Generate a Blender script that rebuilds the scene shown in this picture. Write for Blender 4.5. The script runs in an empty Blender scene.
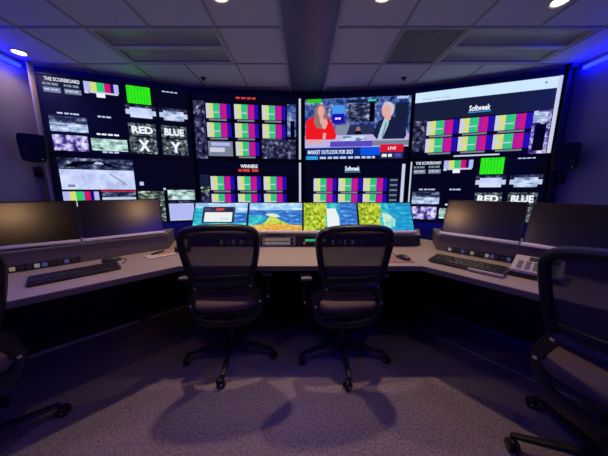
import bpy, bmesh, math, random
from mathutils import Vector, Matrix
random.seed(7)
PI = math.pi
SC = bpy.context.scene
COL = SC.collection

# ------------------------------------------------------------------ materials
def lin(c):
    c = c / 255.0
    return c / 12.92 if c <= 0.04045 else ((c + 0.055) / 1.055) ** 2.4
def rgb(r, g, b): return (lin(r), lin(g), lin(b), 1.0)

def new_mat(name):
    m = bpy.data.materials.new(name); m.use_nodes = True
    nt = m.node_tree
    return m, nt, nt.nodes['Principled BSDF']

def pmat(name, col, rough=0.5, metal=0.0, spec=0.5, noise=0.0, scale=40.0, bump=0.0, bscale=200.0):
    """Principled surface with a slight procedural variation of its colour and relief."""
    m, nt, p = new_mat(name)
    p.inputs['Roughness'].default_value = rough
    p.inputs['Metallic'].default_value = metal
    p.inputs['Specular IOR Level'].default_value = spec
    tc = nt.nodes.new('ShaderNodeTexCoord')
    n = nt.nodes.new('ShaderNodeTexNoise'); n.inputs['Scale'].default_value = scale
    n.inputs['Detail'].default_value = 4
    nt.links.new(tc.outputs['Object'], n.inputs['Vector'])
    r = nt.nodes.new('ShaderNodeValToRGB')
    k = noise
    r.color_ramp.elements[0].position = 0.3; r.color_ramp.elements[1].position = 0.7
    r.color_ramp.elements[0].color = tuple(c * (1 - k) for c in col[:3]) + (1,)
    r.color_ramp.elements[1].color = tuple(min(1, c * (1 + k)) for c in col[:3]) + (1,)
    nt.links.new(n.outputs['Fac'], r.inputs['Fac'])
    nt.links.new(r.outputs['Color'], p.inputs['Base Color'])
    if bump:
        n2 = nt.nodes.new('ShaderNodeTexNoise'); n2.inputs['Scale'].default_value = bscale
        nt.links.new(tc.outputs['Object'], n2.inputs['Vector'])
        b = nt.nodes.new('ShaderNodeBump'); b.inputs['Strength'].default_value = bump
        b.inputs['Distance'].default_value = 0.004
        nt.links.new(n2.outputs['Fac'], b.inputs['Height'])
        nt.links.new(b.outputs['Normal'], p.inputs['Normal'])
    return m

def emat(name, col, s=1.0):
    """A lit area of a screen or a lamp."""
    m, nt, p = new_mat(name)
    p.inputs['Base Color'].default_value = (0.004, 0.004, 0.005, 1)
    p.inputs['Roughness'].default_value = 0.5
    p.inputs['Specular IOR Level'].default_value = 0.2
    p.inputs['Emission Color'].default_value = col
    p.inputs['Emission Strength'].default_value = s
    return m

def feed(name, stops, scale=12.0, detail=5.0, stretch=(1, 1, 1), rough=0.65, s=1.0, off=(0, 0, 0)):
    """A moving picture shown on a screen: mottled colours from a noise field."""
    m, nt, p = new_mat(name)
    p.inputs['Base Color'].default_value = (0.004, 0.004, 0.005, 1)
    p.inputs['Specular IOR Level'].default_value = 0.2
    tc = nt.nodes.new('ShaderNodeTexCoord')
    mp = nt.nodes.new('ShaderNodeMapping'); mp.inputs['Scale'].default_value = stretch
    mp.inputs['Location'].default_value = off
    n = nt.nodes.new('ShaderNodeTexNoise'); n.inputs['Scale'].default_value = scale
    n.inputs['Detail'].default_value = detail; n.inputs['Roughness'].default_value = rough
    nt.links.new(tc.outputs['Object'], mp.inputs['Vector'])
    nt.links.new(mp.outputs['Vector'], n.inputs['Vector'])
    r = nt.nodes.new('ShaderNodeValToRGB')
    els = r.color_ramp.elements
    while len(els) < len(stops): els.new(0.5)
    for e, (pos, c) in zip(els, stops): e.position = pos; e.color = c
    nt.links.new(n.outputs['Fac'], r.inputs['Fac'])
    nt.links.new(r.outputs['Color'], p.inputs['Emission Color'])
    p.inputs['Emission Strength'].default_value = s
    return m

M = {}
M['black_plastic'] = pmat('black_plastic', (0.014, 0.013, 0.015), 0.42, noise=.1)
M['nylon'] = pmat('black_nylon', (0.016, 0.014, 0.016), 0.38, noise=.1)
M['bezel'] = pmat('bezel_black', (0.008, 0.008, 0.011), 0.45, noise=.1)
M['housing'] = pmat('housing_black', (0.012, 0.012, 0.014), 0.5, noise=.1)
M['silver'] = pmat('silver_trim', (0.85, 0.78, 0.72), 0.45, metal=0.1, noise=.05)
M['chrome'] = pmat('chrome', (0.7, 0.7, 0.72), 0.15, metal=1.0)
M['seat'] = pmat('seat_fabric', (0.125, 0.08, 0.075), 0.9, noise=.25, scale=300, bump=.4, bscale=600)
M['worktop'] = pmat('worktop_laminate', (0.40, 0.315, 0.24), 0.5, noise=.06, scale=60, bump=.05, bscale=300)
M['edge'] = pmat('worktop_edge', (0.17, 0.14, 0.13), 0.5, noise=.05)
M['riser'] = pmat('riser_laminate', (0.15, 0.12, 0.105), 0.6, noise=.06, scale=50)
M['riser_dark'] = pmat('riser_dark', (0.022, 0.019, 0.022), 0.5, noise=.1)
M['panel_black'] = pmat('panel_black', (0.010, 0.009, 0.012), 0.6, noise=.15)
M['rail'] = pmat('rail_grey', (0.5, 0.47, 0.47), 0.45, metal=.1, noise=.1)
M['wall'] = pmat('wall_paint', (0.30, 0.265, 0.36), 0.85, noise=.03, scale=8, bump=.06, bscale=250)
M['wall_dark'] = pmat('wall_dark_paint', (0.05, 0.05, 0.075), 0.85, noise=.05, scale=8)
M['post'] = pmat('post_paint', (0.4, 0.34, 0.4), 0.5, noise=.03)
M['tbar'] = pmat('grid_metal', (0.34, 0.33, 0.39), 0.5, noise=.05)
M['beam'] = pmat('beam_gloss', (0.10, 0.105, 0.22), 0.42, noise=.04, scale=5)
M['troffer'] = pmat('troffer_white', (0.50, 0.48, 0.53), 0.5, noise=.03)
M['lens_off'] = pmat('unlit_lens', (0.33, 0.31, 0.36), 0.4, noise=.05, scale=200)
M['grille'] = pmat('vent_perforated', (0.19, 0.18, 0.22), 0.6, noise=.9, scale=130)
M['white_plastic'] = pmat('pale_plastic', (0.55, 0.49, 0.45), 0.5, noise=.05)
M['grey_plastic'] = pmat('grey_plastic', (0.25, 0.22, 0.21), 0.5, noise=.05)
M['key'] = pmat('key_grey', (0.05, 0.043, 0.043), 0.5, noise=.2)
M['pad'] = pmat('mouse_pad', (0.33, 0.17, 0.13), 0.8, noise=.1)
M['paper'] = pmat('paper', (0.62, 0.55, 0.47), 0.8, noise=.06, scale=20)
M['orange'] = pmat('paper_orange', (0.5, 0.25, 0.1), 0.8, noise=.06)
M['screen_off'] = pmat('dark_matte_panel', (0.008, 0.005, 0.0035), 0.205, spec=1.0, noise=.05)
M['speaker'] = pmat('speaker_black', (0.006, 0.006, 0.008), 0.7, noise=.1)
M['cone'] = pmat('speaker_cone', (0.008, 0.008, 0.01), 0.6, noise=.1)
M['lamp'] = emat('lamp_lens', (1, 0.80, 0.58, 1), 14)
M['lamp_ring'] = pmat('lamp_ring', (0.6, 0.56, 0.52), 0.4)
M['led'] = emat('blue_led', (0.001, 0.002, 1.0, 1), 52.0)
M['led_green'] = emat('green_led', (0.05, 0.8, 0.4, 1), 0.45)
M['led_red'] = emat('red_led', (0.8, 0.12, 0.2, 1), 0.35)
M['led_amber'] = emat('amber_key', (0.9, 0.7, 0.45, 1), 0.22)
M['lcd_blue'] = emat('blue_lcd', (0.14, 0.15, 0.45, 1), 0.3)
M['lcd_pale'] = emat('pale_lcd', (0.6, 0.58, 0.6, 1), 0.3)

def carpet():
    m, nt, p = new_mat('carpet')
    tc = nt.nodes.new('ShaderNodeTexCoord')
    n = nt.nodes.new('ShaderNodeTexNoise'); n.inputs['Scale'].default_value = 85; n.inputs['Detail'].default_value = 3
    n2 = nt.nodes.new('ShaderNodeTexVoronoi'); n2.inputs['Scale'].default_value = 160
    mx = nt.nodes.new('ShaderNodeMath'); mx.operation = 'MULTIPLY_ADD'; mx.inputs[1].default_value = 0.25
    for a in (n, n2): nt.links.new(tc.outputs['Object'], a.inputs['Vector'])
    nt.links.new(n2.outputs['Distance'], mx.inputs[0]); nt.links.new(n.outputs['Fac'], mx.inputs[2])
    r = nt.nodes.new('ShaderNodeValToRGB')
    e = r.color_ramp.elements
    e[0].position = 0.38; e[0].color = (0.135, 0.105, 0.125, 1)
    e[1].position = 0.85; e[1].color = (0.34, 0.265, 0.30, 1)
    nt.links.new(mx.outputs[0], r.inputs['Fac']); nt.links.new(r.outputs['Color'], p.inputs['Base Color'])
    p.inputs['Roughness'].default_value = 0.95; p.inputs['Specular IOR Level'].default_value = 0.1
    b = nt.nodes.new('ShaderNodeBump'); b.inputs['Strength'].default_value = 0.5; b.inputs['Distance'].default_value = 0.006
    nt.links.new(mx.outputs[0], b.inputs['Height']); nt.links.new(b.outputs['Normal'], p.inputs['Normal'])
    return m
M['carpet'] = carpet()

def tile_mat():
    m, nt, p = new_mat('acoustic_tile')
    tc = nt.nodes.new('ShaderNodeTexCoord')
    v = nt.nodes.new('ShaderNodeTexVoronoi'); v.inputs['Scale'].default_value = 130
    nt.links.new(tc.outputs['Object'], v.inputs['Vector'])
    r = nt.nodes.new('ShaderNodeValToRGB')
    r.color_ramp.elements[0].position = 0.12; r.color_ramp.elements[0].color = (0.36, 0.36, 0.41, 1)
    r.color_ramp.elements[1].position = 0.3; r.color_ramp.elements[1].color = (0.66, 0.66, 0.76, 1)
    nt.links.new(v.outputs['Distance'], r.inputs['Fac']); nt.links.new(r.outputs['Color'], p.inputs['Base Color'])
    p.inputs['Roughness'].default_value = 0.9
    return m
M['tile'] = tile_mat()

def mesh_fabric():
    m, nt, p = new_mat('chair_mesh_fabric')
    p.inputs['Base Color'].default_value = (0.05, 0.038, 0.045, 1); p.inputs['Roughness'].default_value = 0.6
    t = nt.nodes.new('ShaderNodeBsdfTransparent')
    mix = nt.nodes.new('ShaderNodeMixShader')
    tc = nt.nodes.new('ShaderNodeTexCoord')
    n = nt.nodes.new('ShaderNodeTexNoise'); n.inputs['Scale'].default_value = 30
    nt.links.new(tc.outputs['Object'], n.inputs['Vector'])
    mr = nt.nodes.new('ShaderNodeMapRange'); mr.inputs['To Min'].default_value = 0.84; mr.inputs['To Max'].default_value = 0.93
    nt.links.new(n.outputs['Fac'], mr.inputs['Value']); nt.links.new(mr.outputs['Result'], mix.inputs['Fac'])
    nt.links.new(t.outputs[0], mix.inputs[1]); nt.links.new(p.outputs[0], mix.inputs[2])
    nt.links.new(mix.outputs[0], nt.nodes['Material Output'].inputs['Surface'])
    return m
M['mesh'] = mesh_fabric()

# ------------------------------------------------------------------ mesh helpers
def obj(name, bm, mats, parent=None, smooth=35, mtx=None):
    me = bpy.data.meshes.new(name)
    if mtx is not None: bm.transform(mtx)
    bmesh.ops.recalc_face_normals(bm, faces=bm.faces)
    bm.to_mesh(me); bm.free()
    for m in (mats if isinstance(mats, (list, tuple)) else [mats]):
        me.materials.append(M[m] if isinstance(m, str) else m)
    me.polygons.foreach_set('use_smooth', [True] * len(me.polygons))
    me.set_sharp_from_angle(angle=math.radians(smooth))
    o = bpy.data.objects.new(name, me); COL.objects.link(o)
    if parent is not None: o.parent = parent
    return o

def tag(o, label, cat, group=None):
    o['label'] = label; o['category'] = cat
    if group: o['group'] = group
    return o

def thing(name, label, cat, loc=(0, 0, 0), rz=0.0, group=None):
    o = bpy.data.objects.new(name, None); COL.objects.link(o)
    o.empty_display_size = 0.1
    o.location = loc; o.rotation_euler = (0, 0, rz)
    return tag(o, label, cat, group)

def struct(name, bm, mats, parent=None, **k):
    o = obj(name, bm, mats, parent, **k)
    if parent is None: o['kind'] = 'structure'
    return o

def kids(o): return [c for c in bpy.data.objects if c.parent == o]
def copy_tree(o, parent=None, skip=()):
    c = o.copy(); COL.objects.link(c)
    if parent is not None: c.parent = parent
    for ch in kids(o):
        if ch.name.split('.')[0] not in skip: copy_tree(ch, c, skip)
    return c

def box(bm, x0, x1, y0, y1, z0, z1, bev=0.0, seg=2, mi=0, mtx=None):
    vs = [bm.verts.new((x, y, z)) for z in (z0, z1) for x, y in ((x0, y0), (x1, y0), (x1, y1), (x0, y1))]
    fs = [bm.faces.new([vs[i] for i in q]) for q in
          ((3, 2, 1, 0), (4, 5, 6, 7), (0, 1, 5, 4), (1, 2, 6, 5), (2, 3, 7, 6), (3, 0, 4, 7))]
    for f in fs: f.material_index = mi
    if bev > 0:
        es = list({e for f in fs for e in f.edges})
        r = bmesh.ops.bevel(bm, geom=es, offset=bev, segments=seg, profile=0.5, affect='EDGES')
        fs = list({f for v in r['verts'] for f in v.link_faces} | {f for f in fs if f.is_valid})
        for f in fs: f.material_index = mi
    if mtx is not None:
        bmesh.ops.transform(bm, matrix=mtx, verts=list({v for f in fs for v in f.verts}))
    return bm

def B(): return bmesh.new()

def tube(bm, pts, rad, sides=8, closed=False, flat=1.0, up=None, caps=True, mi=0):
    """Sweep along pts; rad is one radius or one per point; flat squeezes the section along 'up'."""
    P = [Vector(p) for p in pts]; n = len(P)
    R = rad if isinstance(rad, (list, tuple)) else [rad] * n
    rings = []; prev = None
    for i in range(n):
        a = P[(i - 1) % n] if (closed or i > 0) else P[i]
        b = P[(i + 1) % n] if (closed or i < n - 1) else P[i]
        t = (b - a).normalized()
        if up is not None: nrm = Vector(up)
        elif prev is None: nrm = Vector((0, 0, 1)) if abs(t.z) < 0.9 else Vector((1, 0, 0))
        else: nrm = prev
        nrm = nrm - t * nrm.dot(t)
        if nrm.length < 1e-5: nrm = t.orthogonal()
        nrm.normalize(); prev = nrm
        bi = t.cross(nrm)
        ring = []
        for k in range(sides):
            a_ = 2 * PI * k / sides
            ring.append(bm.verts.new(P[i] + nrm * math.cos(a_) * R[i] * flat + bi * math.sin(a_) * R[i]))
        rings.append(ring)
    m = n if closed else n - 1
    for i in range(m):
        A, C = rings[i], rings[(i + 1) % n]
        for k in range(sides):
            f = bm.faces.new((A[k], A[(k + 1) % sides], C[(k + 1) % sides], C[k])); f.material_index = mi
    if caps and not closed:
        f = bm.faces.new(rings[0][::-1]); f.material_index = mi
        f = bm.faces.new(rings[-1]); f.material_index = mi
    return bm

def spline(pts, n=6, closed=False):
    P = [Vector(p) for p in pts]; L = len(P); out = []
    for i in range(L if closed else L - 1):
        g = lambda k: P[k % L] if closed else P[max(0, min(L - 1, k))]
        a, b, c, d = g(i - 1), g(i), g(i + 1), g(i + 2)
        for k in range(n):
            t = k / n
            out.append(0.5 * ((2 * b) + (c - a) * t + (2 * a - 5 * b + 4 * c - d) * t * t + (3 * b - a - 3 * c + d) * t ** 3))
    if not closed: out.append(P[-1])
    return out

def lathe(bm, prof, seg=20, mtx=None, mi=0):
    """prof: list of (r, z); axis Z."""
    rings = []; new = []
    for r, z in prof:
        if r < 1e-6: v = bm.verts.new((0, 0, z)); rings.append([v]); new.append(v)
        else:
            ring = [bm.verts.new((r * math.cos(2 * PI * k / seg), r * math.sin(2 * PI * k / seg), z)) for k in range(seg)]
            rings.append(ring); new += ring
    for A, C in zip(rings, rings[1:]):
        for k in range(seg):
            k2 = (k + 1) % seg
            if len(A) == 1 and len(C) == 1: continue
            if len(A) == 1: f = bm.faces.new((A[0], C[k2], C[k]))
            elif len(C) == 1: f = bm.faces.new((A[k], A[k2], C[0]))
            else: f = bm.faces.new((A[k], A[k2], C[k2], C[k]))
            f.material_index = mi
    if mtx is not None: bmesh.ops.transform(bm, matrix=mtx, verts=new)
    return bm

def prism(bm, poly, z0, z1, bev=0.0, mi=0):
    a = [bm.verts.new((x, y, z0)) for x, y in poly]; b = [bm.verts.new((x, y, z1)) for x, y in poly]
    n = len(poly); fs = [bm.faces.new(a[::-1]), bm.faces.new(b)]
    for i in range(n): fs.append(bm.faces.new((a[i], a[(i + 1) % n], b[(i + 1) % n], b[i])))
    for f in fs: f.material_index = mi
    if bev:
        bmesh.ops.bevel(bm, geom=list({e for e in fs[0].edges} | {e for e in fs[1].edges}), offset=bev, segments=2, affect='EDGES')
    return bm

def rot(axis, a): return Matrix.Rotation(a, 4, axis)
def tr(x, y, z): return Matrix.Translation((x, y, z))

# ------------------------------------------------------------------ pictures on screens
TXT = {}
def text_tris(s, bold=0.0):
    if (s, bold) not in TXT:
        c = bpy.data.curves.new('t', 'FONT'); c.body = s; c.offset = bold; c.resolution_u = 3
        o = bpy.data.objects.new('t', c)
        me = bpy.data.meshes.new_from_object(o)
        vs = [tuple(v.co[:2]) for v in me.vertices]; fs = [tuple(p.vertices) for p in me.polygons]
        bpy.data.objects.remove(o); bpy.data.curves.remove(c); bpy.data.meshes.remove(me)
        x0 = min(v[0] for v in vs); x1 = max(v[0] for v in vs); y0 = min(v[1] for v in vs); y1 = max(v[1] for v in vs)
        TXT[(s, bold)] = ([((x - x0) / (x1 - x0), (y1 - y) / (y1 - y0)) for x, y in vs], fs)
    return TXT[(s, bold)]

class Picture:
    """The face of a screen: coloured areas lying on one plane, u right, v down, both 0..1."""
    def __init__(s, W, H, z0=0.0, step=0.0004):
        s.W, s.H, s.z0, s.step = W, H, z0, step
        s.bm = B(); s.mats = []; s.layer = 0
    def mi(s, m):
        m = PM[m] if isinstance(m, str) else m
        if m not in s.mats: s.mats.append(m)
        return s.mats.index(m)
    def pt(s, u, v): return s.bm.verts.new(((u - .5) * s.W, -s.layer * s.step, s.z0 + (1 - v) * s.H))
    def poly(s, pts, m, up=True):
        if up: s.layer += 1
        f = s.bm.faces.new([s.pt(u, v) for u, v in pts]); f.material_index = s.mi(m)
    def rect(s, u0, v0, u1, v1, m, up=True):
        u0, u1 = max(0, u0), min(1, u1); v0, v1 = max(0, v0), min(1, v1)
        if u1 > u0 and v1 > v0: s.poly([(u0, v0), (u0, v1), (u1, v1), (u1, v0)], m, up)
    def disc(s, u, v, ru, rv, m, n=14):
        s.poly([(u + ru * math.cos(2 * PI * k / n), v - rv * math.sin(2 * PI * k / n)) for k in range(n)], m)
    def text(s, t, u0, v0, u1, v1, m, bold=0.0):
        s.layer += 1
        vs, fs = text_tris(t, bold)
        V = [s.pt(u0 + x * (u1 - u0), v0 + y * (v1 - v0)) for x, y in vs]
        k = s.mi(m)
        for f in fs:
            try: s.bm.faces.new([V[i] for i in f]).material_index = k
            except ValueError: pass
    def words(s, u0, v0, u1, v1, m, n=5):
        """a line of writing too small to read: short dashes"""
        s.layer += 1
        rnd = random.Random(int(u0 * 977 + v0 * 613)); ws = [rnd.uniform(.6, 1.6) for _ in range(n)]
        tot = sum(ws) * 1.3; x = u0
        for w in ws:
            d = (u1 - u0) * w / tot
            s.rect(x, v0, x + d, v1, m, False); x += d * 1.3
    def build(s, name, parent, mtx=None):
        o = obj(name, s.bm, s.mats, parent, mtx=mtx)
        return o

PM = {}
def pe(n, r, g, b, s=1.0): PM[n] = emat('screen_' + n, rgb(r, g, b), s)
pe('black', 4, 4, 24); pe('ink', 2, 2, 9); pe('navy', 14, 20, 46); pe('white', 238, 244, 255); pe('pale', 190, 205, 235); pe('grey', 120, 130, 150)
pe('greytxt', 125, 140, 160); pe('lav', 178, 184, 240); pe('yel', 214, 220, 120); pe('cy', 60, 196, 170); pe('grn', 40, 205, 105)
pe('teal', 52, 190, 150); pe('mag', 172, 28, 165); pe('pink', 205, 22, 130); pe('blu', 34, 14, 178); pe('deepblue', 18, 10, 120); pe('wht', 205, 208, 225)
pe('green', 48, 235, 20); pe('green2', 34, 200, 20); pe('red', 215, 20, 45); pe('redtxt', 225, 62, 60); pe('jacket', 238, 22, 28); pe('skin', 228, 168, 160)
pe('hair', 150, 112, 108); pe('suit', 24, 30, 62); pe('suit2', 38, 46, 84); pe('shirt', 170, 205, 220); pe('greyhair', 205, 195, 205)
pe('banner', 8, 40, 130); pe('banner2', 8, 82, 225); pe('tvblue', 25, 75, 225); pe('sky', 70, 150, 235); pe('ticker', 10, 14, 60)
pe('tick2', 50, 160, 225); pe('desk', 190, 180, 225); pe('purple', 90, 70, 190); pe('topbar', 205, 232, 252); pe('window', 232, 240, 240); pe('winframe', 40, 44, 66)
pe('slate', 22, 30, 58); pe('edge', 200, 208, 228); pe('sand', 226, 170, 60); pe('lime', 190, 215, 40); pe('cream', 232, 224, 170); pe('cloud', 190, 222, 245)
def pf(n, stops, **k): PM[n] = feed('picture_' + n, [(p, rgb(*c)) for p, c in stops], **k)
pf('crowd', [(.35, (6, 8, 30)), (.5, (38, 46, 82)), (.6, (110, 120, 150)), (.72, (215, 225, 245))], scale=9, stretch=(1, 1, 2.2))
pf('noisy', [(.38, (6, 6, 26)), (.5, (40, 42, 72)), (.6, (90, 92, 130)), (.72, (205, 205, 225))], scale=14)
pf('ice', [(.3, (150, 160, 215)), (.5, (200, 212, 250)), (.7, (225, 235, 255))], scale=5)
pf('stripe', [(.42, (40, 44, 120)), (.5, (120, 130, 190)), (.58, (215, 225, 250))], scale=9, stretch=(2, 1, .4))
pf('purplefeed', [(.36, (14, 10, 40)), (.47, (84, 70, 160)), (.55, (190, 180, 235)), (.66, (240, 240, 255))], scale=12)
pf('arena', [(.36, (30, 44, 44)), (.46, (150, 190, 180)), (.58, (220, 245, 242))], scale=8, stretch=(1, 1, 2))
pf('lite', [(.36, (40, 60, 80)), (.46, (150, 175, 215)), (.6, (222, 232, 255))], scale=11, stretch=(.7, 1, 2.2))
pf('name', [(.40, (10, 14, 18)), (.48, (50, 62, 66)), (.58, (100, 114, 116)), (.70, (206, 220, 218))], scale=24)
pf('greenfeed', [(.4, (14, 30, 34)), (.52, (70, 90, 80)), (.66, (220, 235, 210))], scale=11, stretch=(1, 1, 2.5))
pf('studio', [(.36, (12, 20, 60)), (.46, (44, 74, 150)), (.56, (98, 118, 175)), (.68, (210, 215, 240))], scale=9)
pf('sea', [(.32, (16, 120, 180)), (.48, (20, 150, 205)), (.6, (40, 175, 210)), (.72, (90, 215, 215))], scale=14, stretch=(1, 1, 3))
pf('seablue', [(.32, (20, 80, 160)), (.48, (40, 110, 205)), (.6, (70, 150, 220)), (.72, (150, 210, 240))], scale=16, stretch=(1, 1, 3))
pf('teal_sea', [(.34, (20, 130, 190)), (.48, (30, 180, 205)), (.6, (80, 215, 205)), (.75, (190, 235, 225))], scale=16, stretch=(1, 1, 2))
pf('foliage', [(.34, (62, 92, 20)), (.44, (130, 160, 25)), (.54, (190, 210, 40)), (.66, (232, 236, 110))], scale=32)
pf('hill', [(.35, (90, 150, 60)), (.5, (180, 210, 50)), (.65, (230, 235, 130))], scale=30)
pf('beach', [(.35, (200, 130, 40)), (.5, (230, 175, 65)), (.65, (245, 220, 130))], scale=30, stretch=(1, 1, 3))
pf('foam', [(.32, (70, 190, 205)), (.48, (170, 225, 215)), (.6, (230, 235, 200)), (.72, (245, 240, 190))], scale=24)
pf('skyclouds', [(.35, (110, 180, 235)), (.5, (165, 210, 245)), (.65, (225, 238, 250))], scale=12, stretch=(1, 1, 3))

def bar_tile(P, u0, v0, u1, v1):
    """one feed window with colour bars and its caption strip"""
    w = u1 - u0; vb = v0 + (v1 - v0) * 0.86
    P.layer += 1
    for a, b, c in ((0, .12, 'wht'), (.12, .28, 'yel'), (.28, .42, 'teal'), (.42, .53, 'grn'), (.53, .66, 'mag'), (.66, .8, 'pink'), (.8, .97, 'blu')):
        P.rect(u0 + w * a, v0, u0 + w * b, vb, c, False)
    P.rect(u0 + w * .12, v0 + (vb - v0) * .55, u0 + w * .5, v0 + (vb - v0) * .62, 'wht')
    P.rect(u0 + w * .1, vb + (v1 - vb) * .3, u0 + w * .8, v1, 'grey')

def bars_small(P, u0, v0, u1, v1):
    w = u1 - u0; vb = v0 + (v1 - v0) * .62; P.layer += 1
    for a, b, c in ((0, .18, 'lav'), (.18, .36, 'yel'), (.36, .52, 'grn'), (.52, .58, 'teal'), (.58, .7, 'pink'), (.7, .76, 'red'), (.76, .86, 'deepblue'), (.86, 1, 'lav')):
        P.rect(u0 + w * a, v0, u0 + w * b, vb, c, False)
    P.rect(u0 + w * .14, vb, u0 + w * .97, vb + (v1 - v0) * .12, 'wht')
    P.rect(u0 + w * .33, vb + (v1 - v0) * .1, u0 + w * .58, v1, 'white')
    P.rect(u0, vb, u0 + w * .12, vb + (v1 - v0) * .18, 'wht')

def scoreboard(P):
    P.text('THE SCOREBOARD', .043, .024, .25, .07, 'white', .02)
    for a in (.03, .152):
        P.words(a, .095, a + .1, .125, 'greytxt', 3)
        P.rect(a, .15, a + .1, .215, 'grey')
        P.words(a + .008, .168, a + .09, .188, 'pale', 3)
    bars_small(P, .273, .02, .494, .215)
    P.rect(.033, .507, .262, .60, 'crowd'); P.rect(.033, .60, .262, .713, 'lite')
    P.words(.087, .462, .229, .482, 'pale', 4); P.words(.335, .462, .431, .484, 'pale', 3)
    P.rect(.036, .757, .25, .969, 'purplefeed'); P.rect(.27, .778, .51, .945, 'arena')
    P.words(.313, .704, .469, .727, 'white', 4); P.words(.335, .952, .454, .976, 'pale', 3)
    P.rect(.547, .002, .712, .244, 'green'); P.layer += 1
    for k in range(7): P.rect(.556 + k * .022, .02, .561 + k * .022, .235, 'green2', False)
    P.words(.60, .012, .69, .03, 'green2', 3)
    P.words(.80, .018, .92, .034, 'pale', 4)
    for a in (.526, .766):
        P.rect(a, .262, a + .214, .31, 'noisy'); P.rect(a + .03, .30, a + .185, .44, 'ice' if a < .6 else 'lite')
        P.rect(a, .33, a + .03, .40, 'pale'); P.rect(a + .185, .33, a + .214, .40, 'pale')
    for a, w, l in ((.531, 'RED', 'X'), (.768, 'BLUE', 'Y')):
        P.rect(a, .52, a + .196, .70, 'name'); P.rect(a, .72, a + .196, .96, 'name')
        P.text(w, a + .022, .562, a + .174, .668, 'white', .045)
        P.text(l, a + .06, .76, a + .142, .925, 'white', .05)

# ------------------------------------------------------------------ room shell
CEIL = 2.76
bm = B(); box(bm, -3.6, 3.6, -4.7, 4.0, -0.06, 0.0); struct('floor', bm, 'carpet')
bm = B(); box(bm, -3.48, -3.36, -4.6, 3.02, 0, 2.95); struct('wall_left', bm, 'wall')
bm = B(); box(bm, 3.36, 3.48, -4.6, 3.06, 0, 2.95); struct('wall_right', bm, 'wall')
bm = B(); box(bm, -3.48, 3.48, -4.72, -4.6, 0, 2.95); struct('wall_back', bm, 'wall_dark')
# the front wall follows the facets of the display array
J = [(-3.22, 2.925), (-1.635, 3.5), (-0.01, 3.68), (1.585, 3.515), (3.17, 2.985)]
back = [(-3.48, 3.02)] + [(x * 1.0, y + 0.12) for x, y in J] + [(3.48, 3.06)]
outer = [(x, y + 0.15) for x, y in back]
bm = B(); prism(bm, back + outer[::-1], 0, 2.95); struct('wall_front', bm, 'wall_dark')

# ceiling: lay-in tiles on a metal grid, open where the light fittings sit
gx = [-3.36, -3.30, -2.68, -2.06, -1.44, -0.82, -0.20, 0.30, 0.93, 1.56, 2.19, 2.82, 3.36]
gy = [-4.6, -4.31, -3.70, -3.09, -2.48, -1.87, -1.26, -0.65, -0.04, 0.56, 1.16, 1.77, 2.38, 2.99, 3.60, 3.95]
holes = [(-2.06, -0.82, 2.38, 2.99), (1.56, 2.82, 2.38, 2.99), (0.93, 1.56, 2.38, 2.99)]
bm = B()
for i in range(len(gx) - 1):
    for j in range(len(gy) - 1):
        cx, cy = (gx[i] + gx[i + 1]) / 2, (gy[j] + gy[j + 1]) / 2
        if any(h[0] < cx < h[1] and h[2] < cy < h[3] for h in holes): continue
        a = [bm.verts.new((x, y, CEIL)) for x, y in ((gx[i], gy[j]), (gx[i + 1], gy[j]), (gx[i + 1], gy[j + 1]), (gx[i], gy[j + 1]))]
        bm.faces.new(a)
box(bm, -3.6, 3.6, -4.7, 4.0, 2.92, 2.98)
ceil = struct('ceiling', bm, 'tile')
bm = B()
for x in gx[1:-1]:
    cut = any(h[0] + .05 < x < h[1] - .05 for h in holes)
    for ya, yb_ in (((-4.6, 2.38), (2.99, 3.85)) if cut else ((-4.6, 3.85),)): box(bm, x - .011, x + .011, ya, yb_, CEIL - .007, CEIL + .002)
for y in gy[1:-1]: box(bm, -3.36, 3.36, y - .011, y + .011, CEIL - .0065, CEIL + .002)
obj('ceiling_grid', bm, 'tbar', ceil)
# the smooth lowered strip down the middle of the ceiling
bm = B(); box(bm, -0.19, 0.29, -4.6, 3.72, CEIL - .035, CEIL - .002, .004)
bt = struct('trim_1', bm, 'beam')
bm = B()
for x in (-.2, .3): box(bm, x - .012, x + .012, -4.6, 3.72, CEIL - .042, CEIL - .003, .003)
obj('edge_strip', bm, 'tbar', bt)
# posts closing the display array at both ends
bm = B(); box(bm, -3.248, -3.228, 2.90, 2.96, 0, CEIL, .006); struct('trim_2', bm, 'post')
bm = B(); box(bm, 3.178, 3.21, 2.965, 3.025, 0, CEIL, .006); struct('trim_3', bm, 'housing')

# ------------------------------------------------------------------ ceiling fittings
def troffer(x0, x1, y0, y1, label):
    t = thing('ceiling_troffer', label, 'light fitting', ((x0 + x1) / 2, (y0 + y1) / 2, CEIL), 0, 'unlit ceiling light fittings')
    w, d = (x1 - x0) / 2 - .012, (y1 - y0) / 2 - .012
    bm = B()
    box(bm, -w, w, -d, -d + .03, -.004, .07); box(bm, -w, w, d - .03, d, -.004, .07)
    box(bm, -w, -w + .03, -d + .03, d - .03, -.004, .07); box(bm, w - .03, w, -d + .03, d - .03, -.004, .07)
    box(bm, -w, w, -d, d, .07, .08)
    obj('frame', bm, 'troffer', t)
    bm = B()
    # curved reflector wing on each side of the centre rail
    for s in (-1, 1):
        pr = [(s * (.03 + (d - .06) * k / 8), .006 + .022 * math.sin(PI * k / 8)) for k in range(9)]
        for (ya, za), (yb, zb) in zip(pr, pr[1:]):
            vs = [bm.verts.new(q) for q in ((-w + .03, ya, za), (w - .03, ya, za), (w - .03, yb, zb), (-w + .03, yb, zb))]
            bm.faces.new(vs)
    obj('reflector', bm, 'lens_off', t)
    bm = B(); box(bm, -w + .03, w - .03, -.035, .035, -.002, .03, .006); obj('center_rail', bm, 'troffer', t)
troffer(-2.06, -.82, 2.38, 2.99, 'unlit recessed ceiling light fitting in the tiles above the wide left display')
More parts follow.
